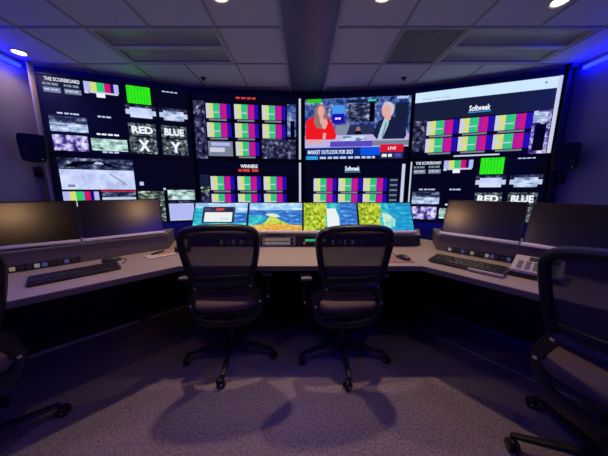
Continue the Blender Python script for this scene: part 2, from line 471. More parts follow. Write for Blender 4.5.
troffer(1.56, 2.82, 2.38, 2.99, 'unlit recessed ceiling light fitting beside the dark perforated vent tile')

t = thing('return_vent', 'dark perforated square vent tile in the ceiling grid', 'vent', (1.245, 2.685, CEIL))
bm = B(); w = .303
for a in ((-w, w, -w, -w + .025), (-w, w, w - .025, w), (-w, -w + .025, -w + .025, w - .025), (w - .025, w, -w + .025, w - .025)): box(bm, *a, -.004, .02)
obj('frame', bm, 'tbar', t)
bm = B(); box(bm, -w + .025, w - .025, -w + .025, w - .025, .004, .018); obj('perforated_plate', bm, 'grille', t)

def downlight(x, y, label, power, r=.058, size=88, dy=0):
    t = thing('ceiling_downlight', label, 'downlight', (x, y, CEIL), 0, 'lit round ceiling downlights')
    bm = B(); lathe(bm, [(r + .018, 0), (r + .018, -.008), (r + .004, -.011), (r - .006, -.004), (r - .008, .002)], 24); obj('trim_ring', bm, 'lamp_ring', t)
    bm = B(); lathe(bm, [(r - .006, -.0035), (r * .5, -.0045), (0, -.005)], 24); obj('lens', bm, 'lamp', t)
    spot((x, y - dy, CEIL - .012), power, size)
def spot(loc, power, size=130, col=(1, .71, .47), rad=.03, aim=None):
    l = bpy.data.lights.new('lamp_light', 'SPOT'); l.energy = power; l.color = col
    l.spot_size = math.radians(size); l.spot_blend = 1.0; l.shadow_soft_size = rad
    o = bpy.data.objects.new('lamp_light', l); COL.objects.link(o); o.location = loc
    if aim: o.rotation_euler = (Vector(aim) - Vector(loc)).to_track_quat('-Z', 'Y').to_euler()
LP = 80
downlight(-0.66, 2.02, 'lit round ceiling downlight just left of the smooth ceiling strip', LP, r=.068, dy=.15)
downlight(0.62, 2.02, 'lit round ceiling downlight just right of the smooth ceiling strip', LP, r=.068, dy=.15)
downlight(2.06, 2.08, 'lit round ceiling downlight in front of the right ceiling light fitting', 12)
downlight(-3.14, 2.76, 'lit round ceiling downlight in the corner by the left wall', 13, size=130)
# the rows of the same lamps over and behind the camera
for x, y, k, sz in ((-0.66, .60, 9, 110), (0.62, .60, 9, 110), (-1.95, 1.15, 17, 100), (1.95, 1.15, 14, 96)):
    spot((x, y, CEIL - .03), k, sz)
# unseen spots added and aimed to put warm glows on the dark wing monitors
for p, q, e in (((1.45, -.40), (-1.35, 1.9, 1.05), 18), ((-0.6, -2.05), (-1.9, 1.45, 1.05), 18), ((-1.55, 1.2), (1.3, 1.85, 1.0), 14)):
    spot((p[0], p[1], CEIL - .03), e, 44, (1, .58, .28), .05, q)

for x, y, lb in ((-1.36, 3.33, 'small dark sprinkler head in the ceiling above the green feed'), (.93 + .42, 3.33, 'small dark sprinkler head in the ceiling above the television picture')):
    t = thing('sprinkler_head', lb, 'sprinkler', (x, y, CEIL), 0, 'sprinkler heads in the ceiling')
    bm = B(); lathe(bm, [(.035, 0), (.035, -.005), (.016, -.010), (.012, -.016), (0, -.016)], 16); obj('escutcheon', bm, 'housing', t)
    bm = B(); lathe(bm, [(.006, -.015), (.006, -.024), (.022, -.026), (.022, -.029), (0, -.030)], 14); obj('deflector', bm, 'housing', t)

# blue LED strips under the ceiling along both side walls
for s, y1, lb in ((-1, 2.93, 'glowing blue LED strip along the top of the lavender left wall'), (1, 2.97, 'glowing blue LED strip along the top of the dark blue right wall')):
    t = thing('led_strip', lb, 'LED strip', (s * 3.36, 0, 2.688), 0, 'blue LED strips at the ceiling')
    bm = B(); box(bm, *sorted((s * .003, -s * .040)), -2.6, y1, .03, .0735, .002); obj('channel', bm, 'tbar', t)
    bm = B(); box(bm, *sorted((-s * .004, -s * .034)), -2.59, y1 - .01, -.004, .031, .003); obj('diffuser', bm, 'led', t)

# ------------------------------------------------------------------ the wall of displays
def display(a, b, z0, label, fill, H=.935):
    A, Bp = Vector(a), Vector(b); d = Bp - A; W = d.length - .03
    c = (A + Bp) / 2
    t = thing('wall_display', label, 'display', (c.x, c.y, z0), math.atan2(d.y, d.x), 'wall of large displays')
    bm = B(); box(bm, -W / 2, W / 2, .012, .075, .004, H - .004, .006); obj('housing', bm, 'housing', t)
    bm = B(); g = .011
    box(bm, -W / 2, W / 2, -.002, .012, .004, .004 + g); box(bm, -W / 2, W / 2, -.002, .012, H - .004 - g, H - .004)
    box(bm, -W / 2, -W / 2 + g, -.002, .012, .004 + g, H - .004 - g); box(bm, W / 2 - g, W / 2, -.002, .012, .004 + g, H - .004 - g)
    obj('bezel', bm, 'bezel', t)
    P = Picture(W - 2 * g, H - .008 - 2 * g, .004 + g)
    P.poly([(0, 0), (0, 1), (1, 1), (1, 0)], 'black')
    fill(P)
    P.build('screen', t, tr(0, .006, 0))
    return t

def f_L1(P): scoreboard(P)
def f_L2(P):
    P.rect(.04, .03, .53, .20, 'crowd'); P.rect(.04, .19, .53, .475, 'ice'); P.poly([(.07, .165), (.13, .09), (.24, .065), (.36, .09), (.43, .165), (.38, .15), (.30, .115), (.20, .12), (.13, .15)], 'ink'); P.poly([(.26, .11), (.28, .08), (.315, .08), (.33, .11)], 'pale')
    P.poly([(.36, .25), (.365, .24), (.475, .40), (.465, .405)], 'grey'); P.rect(.08, .405, .125, .44, 'grey')
    bars_small(P, .038, .505, .27, .72)
    P.rect(.285, .49, .53, .51, 'red'); P.rect(.29, .505, .525, .60, 'crowd'); P.rect(.29, .59, .525, .70, 'pale')
    P.words(.565, .355, .602, .41, 'pale', 1); P.words(.74, .448, .764, .482, 'pale', 1)
    P.rect(.544, .50, .74, .99, 'greenfeed'); P.rect(.77, .48, .99, .64, 'arena'); P.rect(.77, .64, .99, .72, 'noisy'); P.rect(.77, .705, .975, .985, 'ice')
    P.rect(.77, .72, .97, .97, 'lav')
def sidepics(P, v0=.08, v1=1):
    P.rect(.0, v0, .105, v1, 'noisy'); P.rect(.86, v0, .95, v1, 'studio')
def f_C1(P):
    P.rect(0, .10, 1, 1, 'ink')
    P.rect(0, .10, .10, 1, 'noisy'); P.rect(.86, .10, .945, .62, 'studio'); P.rect(.89, .36, .93, .62, 'ink')
    P.words(.385, .022, .575, .05, 'redtxt', 4)
    for r, v in enumerate((.134, .427, .718)):
        for c, u in enumerate((.112, .366, .622)):
            if r == 2 and c == 0:
                P.rect(u, v, u + .225, v + .235, 'grey'); P.rect(u + .015, v + .10, u + .15, v + .17, 'wht'); P.rect(u + .03, v + .02, u + .2, v + .07, 'lav')
            elif r == 2 and c == 2: P.rect(u - .01, v - .05, .94, .985, 'noisy')
            else: bar_tile(P, u, v, u + .228, v + .262)
    P.rect(.972, .01, .992, .99, 'edge')
def f_C2(P):
    P.text('WINNERS', .40, .05, .565, .11, 'white', .03); P.words(.38, .13, .59, .17, 'redtxt', 3)
    P.rect(.016, .225, .10, .42, 'slate'); P.rect(.016, .42, .10, .52, 'greenfeed'); P.rect(.016, .53, .10, .99, 'noisy'); P.rect(.86, .24, .95, .98, 'ink')
    for v in (.25, .547, .845):
        for u in (.112, .366, .62): bar_tile(P, u, v, u + .23, v + .268)
    P.rect(.972, .01, .992, .99, 'edge')
def f_D1(P):
    P.rect(0, .02, 1, .66, 'studio'); P.rect(.02, .02, .16, .08, 'green2'); P.rect(.40, .05, .70, .10, 'slate'); P.rect(.60, .055, .68, .085, 'cy')
    P.rect(.42, .12, .62, .40, 'crowd'); P.rect(.62, .10, .67, .4, 'ink'); P.rect(.86, .12, .98, .5, 'slate'); P.rect(.87, .03, .97, .06, 'pale')
    P.rect(.265, .13, .385, .27, 'sky'); P.rect(.265, .26, .385, .41, 'blu'); P.words(.295, .32, .355, .35, 'white', 2)
    P.poly([(.42, .44), (.66, .44), (.72, .64), (.38, .64)], 'suit2'); P.poly([(.30, .44), (.44, .44), (.40, .64), (.30, .64)], 'greytxt')
    P.disc(.52, .52, .022, .05, 'hair'); P.poly([(.48, .62), (.50, .54), (.54, .54), (.56, .62)], 'ink')
    # the glass desk
    P.poly([(0, .60), (1, .60), (1, .80), (0, .80)], 'desk'); P.rect(.36, .62, .60, .70, 'lite'); P.rect(.66, .70, 1, .78, 'grey'); P.rect(.25, .70, .66, .79, 'purple')
    # presenter in red, hands raised
    P.poly([(.005, .66), (.01, .36), (.07, .30), (.22, .30), (.27, .42), (.31, .60), (.30, .665), (.10, .70)], 'jacket')
    P.poly([(.09, .40), (.095, .17), (.135, .105), (.18, .11), (.205, .18), (.225, .42), (.20, .50), (.12, .48)], 'hair')
    P.disc(.158, .215, .034, .085, 'skin'); P.poly([(.14, .29), (.175, .29), (.20, .38), (.18, .44), (.15, .40)], 'skin')
    P.poly([(.165, .40), (.205, .33), (.225, .40), (.20, .50), (.17, .48)], 'skin'); P.poly([(.18, .56), (.21, .56), (.205, .66), (.175, .66)], 'skin')
    P.poly([(0, .66), (.26, .67), (.24, .79), (0, .79)], 'desk'); P.poly([(.02, .67), (.17, .68), (.17, .72), (.03, .73)], 'skin')
    # guest in a dark suit
    P.poly([(.66, .60), (.71, .40), (.78, .32), (.86, .34), (.95, .42), (.975, .62), (.955, .68), (.70, .68)], 'suit')
    P.poly([(.765, .335), (.81, .36), (.80, .46), (.75, .68), (.705, .68), (.73, .52)], 'shirt'); P.poly([(.775, .42), (.79, .42), (.755, .66), (.74, .66)], 'greytxt')
    P.disc(.79, .225, .058, .12, 'greyhair'); P.disc(.775, .25, .042, .095, 'skin'); P.poly([(.755, .31), (.82, .30), (.82, .38), (.77, .38)], 'skin')
    # lower third
    P.rect(.012, .80, .74, .995, 'banner2'); P.rect(.012, .80, .55, .935, 'banner'); P.rect(0, .935, .74, 1, 'ticker'); P.rect(.012, .938, .13, .995, 'tick2')
    P.text('MARKET OUTLOOK FOR 2023', .03, .84, .475, .905, 'white', .02); P.words(.15, .95, .70, .985, 'pale', 9)
    P.rect(.735, .765, .955, .885, 'red'); P.text('LIVE', .81, .805, .885, .85, 'white', .02)
    P.rect(.735, .885, .955, .995, 'suit2'); P.words(.755, .92, .86, .965, 'white', 2); P.rect(.88, .91, .935, .97, 'purple')
def f_D2(P):
    P.text('Softweek', .405, .075, .55, .155, 'white', .03); P.rect(.40, .168, .555, .18, 'tick2')
    for v in (.28, .548, .83):
        for u in (.09, .343, .59): bar_tile(P, u, v, u + .24, v + .255)
    P.rect(.84, .28, .925, 1, 'slate'); P.layer += 1
    for k in range(8): P.rect(.85, .30 + k * .085, .92, .325 + k * .085, 'grey', False)
    P.rect(.955, .05, .985, .99, 'edge')
def f_R1(P):
    P.rect(0, .12, 1, .42, 'slate'); P.rect(0, .0, 1, .145, 'topbar'); P.words(.06, .09, .28, .115, 'pale', 5); P.rect(.90, .05, .915, .075, 'greytxt')
    P.text('Softweek', .42, .262, .57, .345, 'white', .03); P.rect(.415, .355, .575, .368, 'tick2')
    P.rect(0, .42, .11, .9, 'noisy'); P.rect(.86, .42, .972, 1, 'purplefeed'); P.rect(.88, .60, .95, .96, 'ink'); P.rect(.865, .44, .95, .58, 'lite')
    for v in (.44, .705):
        for u in (.11, .362, .612): bar_tile(P, u, v, u + .252, v + .245)
    P.rect(.34, .978, .67, 1, 'edge'); P.rect(.975, .0, 1, 1, 'edge')
def f_R2(P):
    scoreboard(P); P.rect(.0, .02, .012, 1, 'edge')

TOP, MID, LOW = 2.65, 1.715, .78
display(J[0], J[1], MID, 'upper left angled display with green feed and RED X BLUE Y tiles', f_L1)
display(J[0], J[1], LOW, 'lower left angled display showing a wide white ice rink feed', f_L2)
display(J[1], J[2], MID, 'upper display with three rows of colour bar tiles left of television picture', f_C1)
display(J[1], J[2], LOW, 'lower display with white and red title above colour bars', f_C2)
display(J[2], J[3], MID, 'upper display showing television news with presenter in red jacket', f_D1)
display(J[2], J[3], LOW, 'lower display of colour bar tiles directly under the television news', f_D2)
display(J[3], J[4], MID, 'upper right angled display with white browser bar across the top', f_R1)
display(J[3], J[4], LOW, 'lower right angled display with a small green feed and RED and BLUE tiles', f_R2)
# hidden blue light strip washing the wall below the displays
for (a, b) in zip(J, J[1:]):
    A, Bp = Vector(a), Vector(b); d = Bp - A; c = (A + Bp) / 2; n = Vector((-d.y, d.x)).normalized()
    l = bpy.data.lights.new('wall_wash_light', 'AREA'); l.shape = 'RECTANGLE'; l.size = d.length - .1; l.size_y = .02
    l.energy = 1.6; l.color = (.02, .04, 1)
    o = bpy.data.objects.new('wall_wash_light', l); COL.objects.link(o)
    o.location = (c.x + n.x * .05, c.y + n.y * .05, LOW - .005); o.rotation_euler = (0, 0, math.atan2(d.y, d.x))

# ------------------------------------------------------------------ wall speakers
def speaker(x, y, z, rz, wall_dx, label):
    t = thing('wall_speaker', label, 'speaker', (x, y, z), rz, 'black wall speakers')
    K = Matrix.Scale(.74, 4)
    bm = B()
    rows = [(-.20, .75), (-.17, .95), (-.05, 1.0), (.10, 1.06), (.19, 1.0), (.21, .9)]
    rings = []
    for zz, k in rows:
        ww = .15 * k; ring = []
        for xx, yy in ((-ww, -.10), (-ww * .85, -.125), (ww * .85, -.125), (ww, -.10), (ww * .8, .11), (ww * .5, .13), (-ww * .5, .13), (-ww * .8, .11)):
            ring.append(bm.verts.new((xx, yy, zz)))
        rings.append(ring)
    for A, C in zip(rings, rings[1:]):
        for k in range(8): bm.faces.new((A[k], A[(k + 1) % 8], C[(k + 1) % 8], C[k]))
    bm.faces.new(rings[0][::-1]); bm.faces.new(rings[-1])
    bmesh.ops.bevel(bm, geom=[e for e in bm.edges], offset=.008, segments=2, affect='EDGES')
    obj('cabinet', bm, 'speaker', t, mtx=K)
    R = rot('X', PI / 2)
    bm = B(); lathe(bm, [(.105, .0), (.105, .012), (.095, .016), (.085, .006), (.04, -.012), (.03, -.002), (0, .004)], 28, tr(0, -.125, -.06) @ R); obj('woofer', bm, 'cone', t, mtx=K)
    bm = B(); lathe(bm, [(.05, 0), (.05, .008), (.042, .01), (.02, -.004), (.012, .004), (0, .007)], 20, tr(0, -.125, .115) @ R); obj('tweeter', bm, 'cone', t, mtx=K)
    bm = B(); lathe(bm, [(.006, 0), (.006, .004), (0, .004)], 10, tr(.085, -.128, -.165) @ R); obj('status_light', bm, 'lcd_pale', t, mtx=K)
    bm = B(); inv = rot('Z', -rz)
    wp = inv @ Vector((wall_dx, 0, -.22)); q = inv @ Vector((wall_dx, .16, -.25)); 
    tube(bm, spline([(0, .05, -.19), (0, .06, -.24), q * .6 + Vector((0, .02, -.1)), q], 6), .014, 8)
    nx = rot('Z', -rz) @ tr(wall_dx, .16, -.25); s = 1 if wall_dx > 0 else -1
    box(bm, -.012, .012, -.05, .05, -.06, .06, .004, mtx=nx)
    obj('bracket', bm, 'black_plastic', t)
speaker(-3.16, 2.76, 1.735, math.radians(38), -.2, 'black wall speaker on a bracket against the lavender left wall')
speaker(3.16, 2.84, 1.655, math.radians(-38), .2, 'black wall speaker against the dark blue right wall')

# ------------------------------------------------------------------ the U-shaped console
L, R_ = Vector((-.86, 1.49)), Vector((.82, 1.49))
dL, nL = Vector((-.72, -.694)).normalized(), Vector((-.694, .72)).normalized()
dR, nR = Vector((.643, -.766)).normalized(), Vector((.766, .643)).normalized()
LEN = 1.75
def meet(o, n, d, off, y):
    p = o + n * off; return p + d * ((y - p.y) / d.y)
def line(off):
    """the console's plan line at a depth behind the front edge: left end, corner, corner, right end"""
    y = 1.49 + off
    return [L + nL * off + dL * LEN, meet(L, nL, dL, off, y), meet(R_, nR, dR, off, y), R_ + nR * off + dR * LEN]
def band(o0, o1): return [tuple(p) for p in line(o0)] + [tuple(p) for p in line(o1)[::-1]]
bm = B(); prism(bm, band(0.0, .92), .708, .74, .004)
wt = obj('worktop', bm, 'worktop'); tag(wt, 'pale laminate worktop running around the U-shaped control console', 'worktop')
bm = B(); prism(bm, band(-.004, .012), .704, .736); obj('edge_band', bm, 'edge', wt)

def plan_box(bm, p, q, n, o0, o1, z0, z1, bev=0.0):
    """a box whose plan runs from p to q with depth from o0 to o1 along n"""
    prism(bm, [tuple(p + n * o0), tuple(q + n * o0), tuple(q + n * o1), tuple(p + n * o1)], z0, z1, bev)
bL = [(L, L + dL * LEN, nL), (L, R_, Vector((0, 1))), (R_, R_ + dR * LEN, nR)]
def base(name, label, seg, loc):
    t = thing(name, label, 'console', (loc[0], loc[1], 0))
    T = tr(-loc[0], -loc[1], 0)
    l88, l92 = line(.885), line(.92)
    bm = B(); prism(bm, [tuple(l88[seg]), tuple(l88[seg + 1]), tuple(l92[seg + 1]), tuple(l92[seg])], .02, .706); obj('back_panel', bm, 'panel_black', t, mtx=T)
    a, b = line(.87), line(.885)
    bm = B(); prism(bm, [tuple(a[seg]), tuple(a[seg + 1]), tuple(b[seg + 1]), tuple(b[seg])], .0, .02); obj('kick_rail', bm, 'rail', t, mtx=T)
    return t, T
t, T = base('console_cabinet', 'black underside panel of the left console wing', 0, (-1.9, 1.5))
bm = B(); e = L + dL * (LEN - .05); plan_box(bm, e, L + dL * LEN, nL, .05, .88, 0, .706); obj('end_panel', bm, 'panel_black', t, mtx=T)
t, T = base('console_cabinet', 'black underside panel of the middle console behind the two chairs', 1, (0, 2.4))
for x in (-.95, -.02, .93):
    bm = B(); box(bm, x - .015, x + .015, 1.95, 2.37, 0, .706); obj('support_panel', bm, 'panel_black', t, mtx=T)
t, T = base('console_cabinet', 'black underside panel of the right console wing', 2, (1.9, 1.5))
bm = B(); e = R_ + dR * (LEN - .05); plan_box(bm, e, R_ + dR * LEN, nR, .05, .88, 0, .706); obj('end_panel', bm, 'panel_black', t, mtx=T)
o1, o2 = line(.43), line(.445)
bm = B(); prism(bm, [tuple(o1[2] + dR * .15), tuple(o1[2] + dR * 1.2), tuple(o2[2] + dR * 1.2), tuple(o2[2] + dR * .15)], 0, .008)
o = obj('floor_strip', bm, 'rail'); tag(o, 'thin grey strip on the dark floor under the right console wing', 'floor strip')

# risers along the back of the worktop
RT = .835
def riser(label, seg, m, loc, o0=.57, RT=RT):
    t = thing('console_riser', label, 'riser', (loc[0], loc[1], .74), 0, 'console risers')
    T = tr(-loc[0], -loc[1], -.74)
    a, b = line(o0), line(.90)
    def quad(a, b):
        p, q, u, v = a[seg], a[seg + 1], b[seg + 1], b[seg]
        if seg == 0: q = q + dL * .16; u = u + dL * .16
        if seg == 2: p = p + dR * .14; v = v + dR * .14
        return [tuple(p), tuple(q), tuple(u), tuple(v)]
    bm = B(); prism(bm, quad(a, b), .7402, RT, .003); obj('body', bm, m, t, mtx=T)
    a, b = line(o0 - .012), line(.905)
    bm = B(); prism(bm, quad(a, b), RT, RT + .012, .002); obj('cap_rail', bm, 'edge', t, mtx=T)
riser('taupe riser under the dark monitors on the left console wing', 0, 'riser', (-1.6, 1.6), .585, .862)
riser('dark riser under the four bright desk monitors', 1, 'riser_dark', (0, 2.2))
riser('taupe riser under the dark monitors on the right console wing', 2, 'riser', (1.6, 1.6), .545, .862)

# ------------------------------------------------------------------ desk monitors
def monitor(x, y, z, rz, tilt, W, label, fill, cat='monitor', group=None, H=.30, stand_z=.847):
    t = thing('desk_monitor', label, cat, (x, y, stand_z), rz, group)
    dz = z - stand_z
    K = tr(0, 0, dz) @ rot('X', -tilt)
    g = .007
    bm = B(); box(bm, -W / 2, W / 2, .004, .024, 0, H, .004); box(bm, -.14, .14, .022, .045, .05, .25, .01); obj('housing', bm, 'housing', t, mtx=K)
    bm = B()
    box(bm, -W / 2, W / 2, -.002, .005, H - g, H); box(bm, -W / 2, -W / 2 + g, -.002, .005, .012, H - g); box(bm, W / 2 - g, W / 2, -.002, .005, .012, H - g)
    obj('bezel', bm, 'bezel', t, mtx=K)
    bm = B(); box(bm, -W / 2, W / 2, -.026, .006, -.010, .012, .003); obj('chin', bm, 'silver', t, mtx=K)
    if fill is None:
        bm = B(); box(bm, -W / 2 + g, W / 2 - g, .0005, .004, .013, H - g); obj('screen', bm, 'screen_off', t, mtx=K)
    else:
        P = Picture(W - 2 * g, H - g - .013, .013, .0002)
        P.poly([(0, 0), (0, 1), (1, 1), (1, 0)], 'black'); fill(P); P.build('screen', t, K @ tr(0, .003, 0))
    bm = B(); c = K @ Vector((0, .04, .13))
    box(bm, -.09, .09, .03, .17, 0, .010, .004)
    tube(bm, [(0, .12, .006), (0, .12, c.z * .6), (0, c.y, c.z)], .017, 8); obj('stand', bm, 'black_plastic', t)
    return t
def m1(P):
    P.rect(0, 0, 1, .5, 'skyclouds'); P.rect(0, .18, .2, 1, 'teal_sea'); P.rect(.2, .2, 1, .75, 'seablue'); P.rect(.78, 0, 1, .35, 'skyclouds'); P.rect(.1, .72, 1, .86, 'teal_sea'); P.rect(0, .85, 1, 1, 'beach')
    P.rect(.155, .14, .76, .72, 'winframe'); P.rect(.20, .34, .72, .68, 'window'); P.rect(.20, .19, .72, .30, 'noisy'); P.rect(.40, .20, .55, .27, 'redtxt'); P.rect(.50, .56, .66, .60, 'pale')
def m2(P):
    P.rect(0, 0, 1, .30, 'skyclouds'); P.rect(0, .26, 1, .78, 'seablue'); P.poly([(0, .42), (.3, .48), (.4, .62), (.3, .80), (0, .84)], 'teal_sea')
    P.poly([(.22, .80), (.33, .66), (.38, .52), (.44, .42), (.50, .45), (.54, .57), (.64, .66), (.74, .74), (.82, .84), (.28, .88)], 'hill'); P.poly([(.30, .42), (.40, .36), (.52, .40), (.60, .50), (.50, .52), (.38, .48)], 'foam')
    P.poly([(0, .82), (.4, .74), (1, .80), (1, 1), (0, 1)], 'beach')
def m3(P):
    P.rect(0, 0, 1, 1, 'sea'); P.rect(.40, 0, .62, 1, 'teal_sea'); P.rect(.68, 0, 1, 1, 'seablue'); P.poly([(0, 0), (.42, 0), (.44, .3), (.40, .6), (.43, 1), (0, 1)], 'foliage'); P.poly([(.43, .2), (.60, .2), (.66, .5), (.67, .88), (.44, .92)], 'window')
def m4(P):
    P.rect(0, 0, 1, 1, 'sea'); P.poly([(.38, 0), (.55, 0), (.62, .5), (.70, 1), (.38, 1)], 'teal_sea'); P.poly([(.44, .36), (.52, .34), (.60, .45), (.68, .60), (.66, .80), (.56, .88), (.46, .80)], 'foam'); P.poly([(0, 0), (.40, 0), (.44, .3), (.38, .6), (.44, 1), (0, 1)], 'foliage')
TI = math.radians(27)
G = 'bright desk monitors on the middle console'
for x, lb, f in ((-.785, 'bright desk monitor with a white dialog window over blue water', m1), (-.268, 'bright desk monitor with a green hill and orange beach', m2),
                 (.248, 'bright desk monitor with yellow-green leaves and a white page', m3), (.765, 'bright desk monitor with yellow-green leaves and plain turquoise sea', m4)):
    monitor(x, 2.03, .876, 0, TI, .512, lb, f, group=G)
G = 'dark monitors on the console wings'
def wing_mon(a, b, tilt, label, z=.89, W=None):
    """a: left end, b: right end of the monitor's lower edge"""
    A, Bp = Vector(a), Vector(b); d = Bp - A; c = (A + Bp) / 2
    monitor(c.x, c.y, z, math.atan2(d.y, d.x), tilt, d.length - .006, label, None, group=G, stand_z=.874)
wing_mon((-1.625, 1.614), (-1.242, 1.976), math.radians(14), 'dark blank monitor on the left wing, next to the bright desk monitors')
wing_mon((-2.05, 1.29), (-1.63, 1.608), math.radians(14), 'dark blank monitor on the left wing, nearest the left wall')
wing_mon((1.185, 1.926), (1.489, 1.515), math.radians(19), 'dark blank monitor on the right wing, next to the bright desk monitors')
wing_mon((1.493, 1.508), (1.75, 1.06), math.radians(20), 'dark blank monitor on the right wing, behind the pale button unit')

# ------------------------------------------------------------------ equipment set in the risers
def rack(x, y, rz, W, H, label, style):
    t = thing('rack_panel', label, 'rack panel', (x, y, .744), rz, 'rack panels in the risers')
    bm = B(); box(bm, -W / 2, W / 2, -.006, .0, 0, H, .002); obj('face_plate', bm, 'grey_plastic' if style == 'key' else 'riser_dark', t)
    if style == 'key':
        for q in (-W / 2 + .003, W / 2 - .003):
            bm = B(); box(bm, q - .007, q + .007, -.014, -.005, 0, H, .002); obj('handle', bm, 'white_plastic', t)
        bm = B(); box(bm, -W / 2 + .01, W / 2 - .01, -.0085, -.0055, H - .008, H - .002); box(bm, -W / 2 + .01, W / 2 - .01, -.0085, -.0055, .002, .008); obj('border', bm, 'white_plastic', t)
        bm = B(); n = 11
        for k in range(n):
            for r in range(2):
                x0 = -W / 2 + .02 + k * (W - .06) / n
                box(bm, x0, x0 + (W - .06) / n * .72, -.012, -.005, H * (.14 + .42 * r), H * (.14 + .42 * r) + H * .28, .001, mi=(k * 3 + r * 2) % 3)
        obj('keys', bm, ['lcd_pale', 'key', 'led_amber'], t)
        for k in (0, 1):
            bm = B(); lathe(bm, [(.012, 0), (.011, .014), (0, .015)], 14, tr(W / 2 - .03, -.006, H * (.3 + .4 * k)) @ rot('X', PI / 2)); obj('knob', bm, 'black_plastic', t)
    elif style == 'green':
        bm = B(); box(bm, -W / 2 + .02, W / 2 - .01, -.008, -.005, H * .55, H * .85); obj('display_strip', bm, 'led_green', t)
        bm = B(); box(bm, -W / 2 + .004, -W / 2 + .024, -.011, -.005, H * .18, H * .5, .002); obj('button', bm, 'led_red', t)
        bm = B()
        for k in range(6): box(bm, -W / 2 + .04 + k * .028, -W / 2 + .06 + k * .028, -.010, -.005, H * .15, H * .42, .001)
        obj('keys', bm, 'key', t)
    else:
        bm = B(); n = 14
        for k in range(n):
            x0 = -W / 2 + .012 + k * (W - .024) / n
            box(bm, x0, x0 + (W - .024) / n * .7, -.012, -.005, H * .2, H * .8, .001, mi=(0, 1, 1, 2, 1, 3, 1, 1, 0, 2, 1, 1, 2, 1)[k])
        obj('keys', bm, ['lcd_pale', 'key', 'lcd_blue', 'led_amber'], t)
    return t
YF = 1.49 + .57
rack(-.235, YF - .001, 0, .30, .085, 'pale framed key panel in the riser between the two middle chairs', 'key')
rack(.10, YF - .001, 0, .22, .075, 'dark panel with a green display strip beside the pale key panel', 'green')
rack(.42, YF - .001, 0, .34, .07, 'dark button panel behind the right middle chair', 'strip')
rack(-.62, YF - .001, 0, .34, .07, 'dark button panel behind the left middle chair', 'strip')
def on_wing(side, s, off): 
    o, d, n = (L, dL, nL) if side < 0 else (R_, dR, nR)
    p = o + d * s + n * off; return p.x, p.y
aL, aR = math.atan2(-dL.y, -dL.x), math.atan2(dR.y, dR.x)
x, y = on_wing(-1, .74, .584); rack(x, y, aL, .50, .042, 'low strip of small lit keys at the foot of the left riser', 'strip')
x, y = on_wing(1, .20, .544); rack(x, y, aR, .46, .045, 'low strip of small lit keys at the foot of the right riser', 'strip')

# ------------------------------------------------------------------ things lying on the worktop
def keyboard(x, y, rz, W, D, label, strip=False):
    t = thing('keyboard', label, 'keyboard', (x, y, .7465), rz, 'desk keyboards')
    K = rot('X', math.radians(4))
    bm = B(); box(bm, -W / 2, W / 2, -D / 2, D / 2, .004, .020, .004); obj('body', bm, 'key', t, mtx=K)
    bm = B(); rows = 5
    for r in range(rows):
        n = 15 - (r % 2); y0 = -D / 2 + .008 + r * (D - .016) / rows
        for k in range(n):
            x0 = -W / 2 + .008 + k * (W - .016) / n
            if r == 0 and 3 < k < 9: continue
            box(bm, x0, x0 + (W - .016) / n * .86, y0, y0 + (D - .016) / rows * .84, .019, .027)
    if rows: box(bm, -W / 2 + .008 + 4 * (W - .016) / 15, -W / 2 + .008 + 8.9 * (W - .016) / 15, -D / 2 + .008, -D / 2 + .008 + (D - .016) / 5 * .84, .019, .027)
    obj('keys', bm, 'black_plastic', t, mtx=K)
    if strip:
        bm = B(); box(bm, W * .08, W / 2 + .002, -D / 2 - .012, -D / 2 + .003, .006, .022, .003); obj('palm_strip', bm, 'white_plastic', t, mtx=K)
keyboard(-1.385, 1.315, aL + .05, .40, .125, 'long dark keyboard on the left console wing')
keyboard(1.105, 1.475, aR, .42, .165, 'dark keyboard with a pale front strip on the right console wing', True)

def mouse(x, y, rz, label, cable):
    t = thing('computer_mouse', label, 'mouse', (x, y, .7405), rz)
    bm = B(); rings = []
    for k in range(7):
        f = k / 6; yy = -.055 + .11 * f; w = .03 * math.sin(PI * (.12 + .76 * f)) ** .6; h = .034 * math.sin(PI * (.1 + .72 * (1 - f))) ** .7
        rings.append([bm.verts.new((w * math.cos(a), yy, max(.001, h * math.sin(a)))) for a in [PI * j / 8 for j in range(9)]])
    for A, C in zip(rings, rings[1:]):
        for j in range(8): bm.faces.new((A[j], A[j + 1], C[j + 1], C[j]))
        bm.faces.new((A[8], A[0], C[0], C[8]))
    bm.faces.new(rings[0]); bm.faces.new(rings[-1][::-1]); obj('body', bm, 'black_plastic', t)
    bm = B(); lathe(bm, [(0, -.004), (.009, -.004), (.009, .004), (0, .004)], 12, tr(0, .028, .022) @ rot('Y', PI / 2)); obj('wheel', bm, 'grey_plastic', t)
    bm = B(); tube(bm, spline([(0, .052, .008)] + cable, 6), .0025, 6); obj('cable', bm, 'black_plastic', t)
bm = B(); box(bm, -.11, .11, -.085, .085, 0, .003, .001); o = obj('mouse_pad', bm, 'pad'); o.location = (.69, 1.64, .7403)
tag(o, 'reddish mouse pad on the worktop right of the right middle chair', 'mouse pad')
mouse(.752, 1.645, math.radians(25), 'black mouse on the reddish mouse pad', [(.01, .09, .006), (.05, .16, .004), (.06, .24, .004)])
bpy.data.objects['computer_mouse'].location.z = .7437
mouse(-1.42, 1.60, math.radians(-50), 'black mouse behind the long keyboard on the left wing', [(.01, .075, .006), (.04, .085, .004), (.08, .075, .004), (.14, .06, .004)])

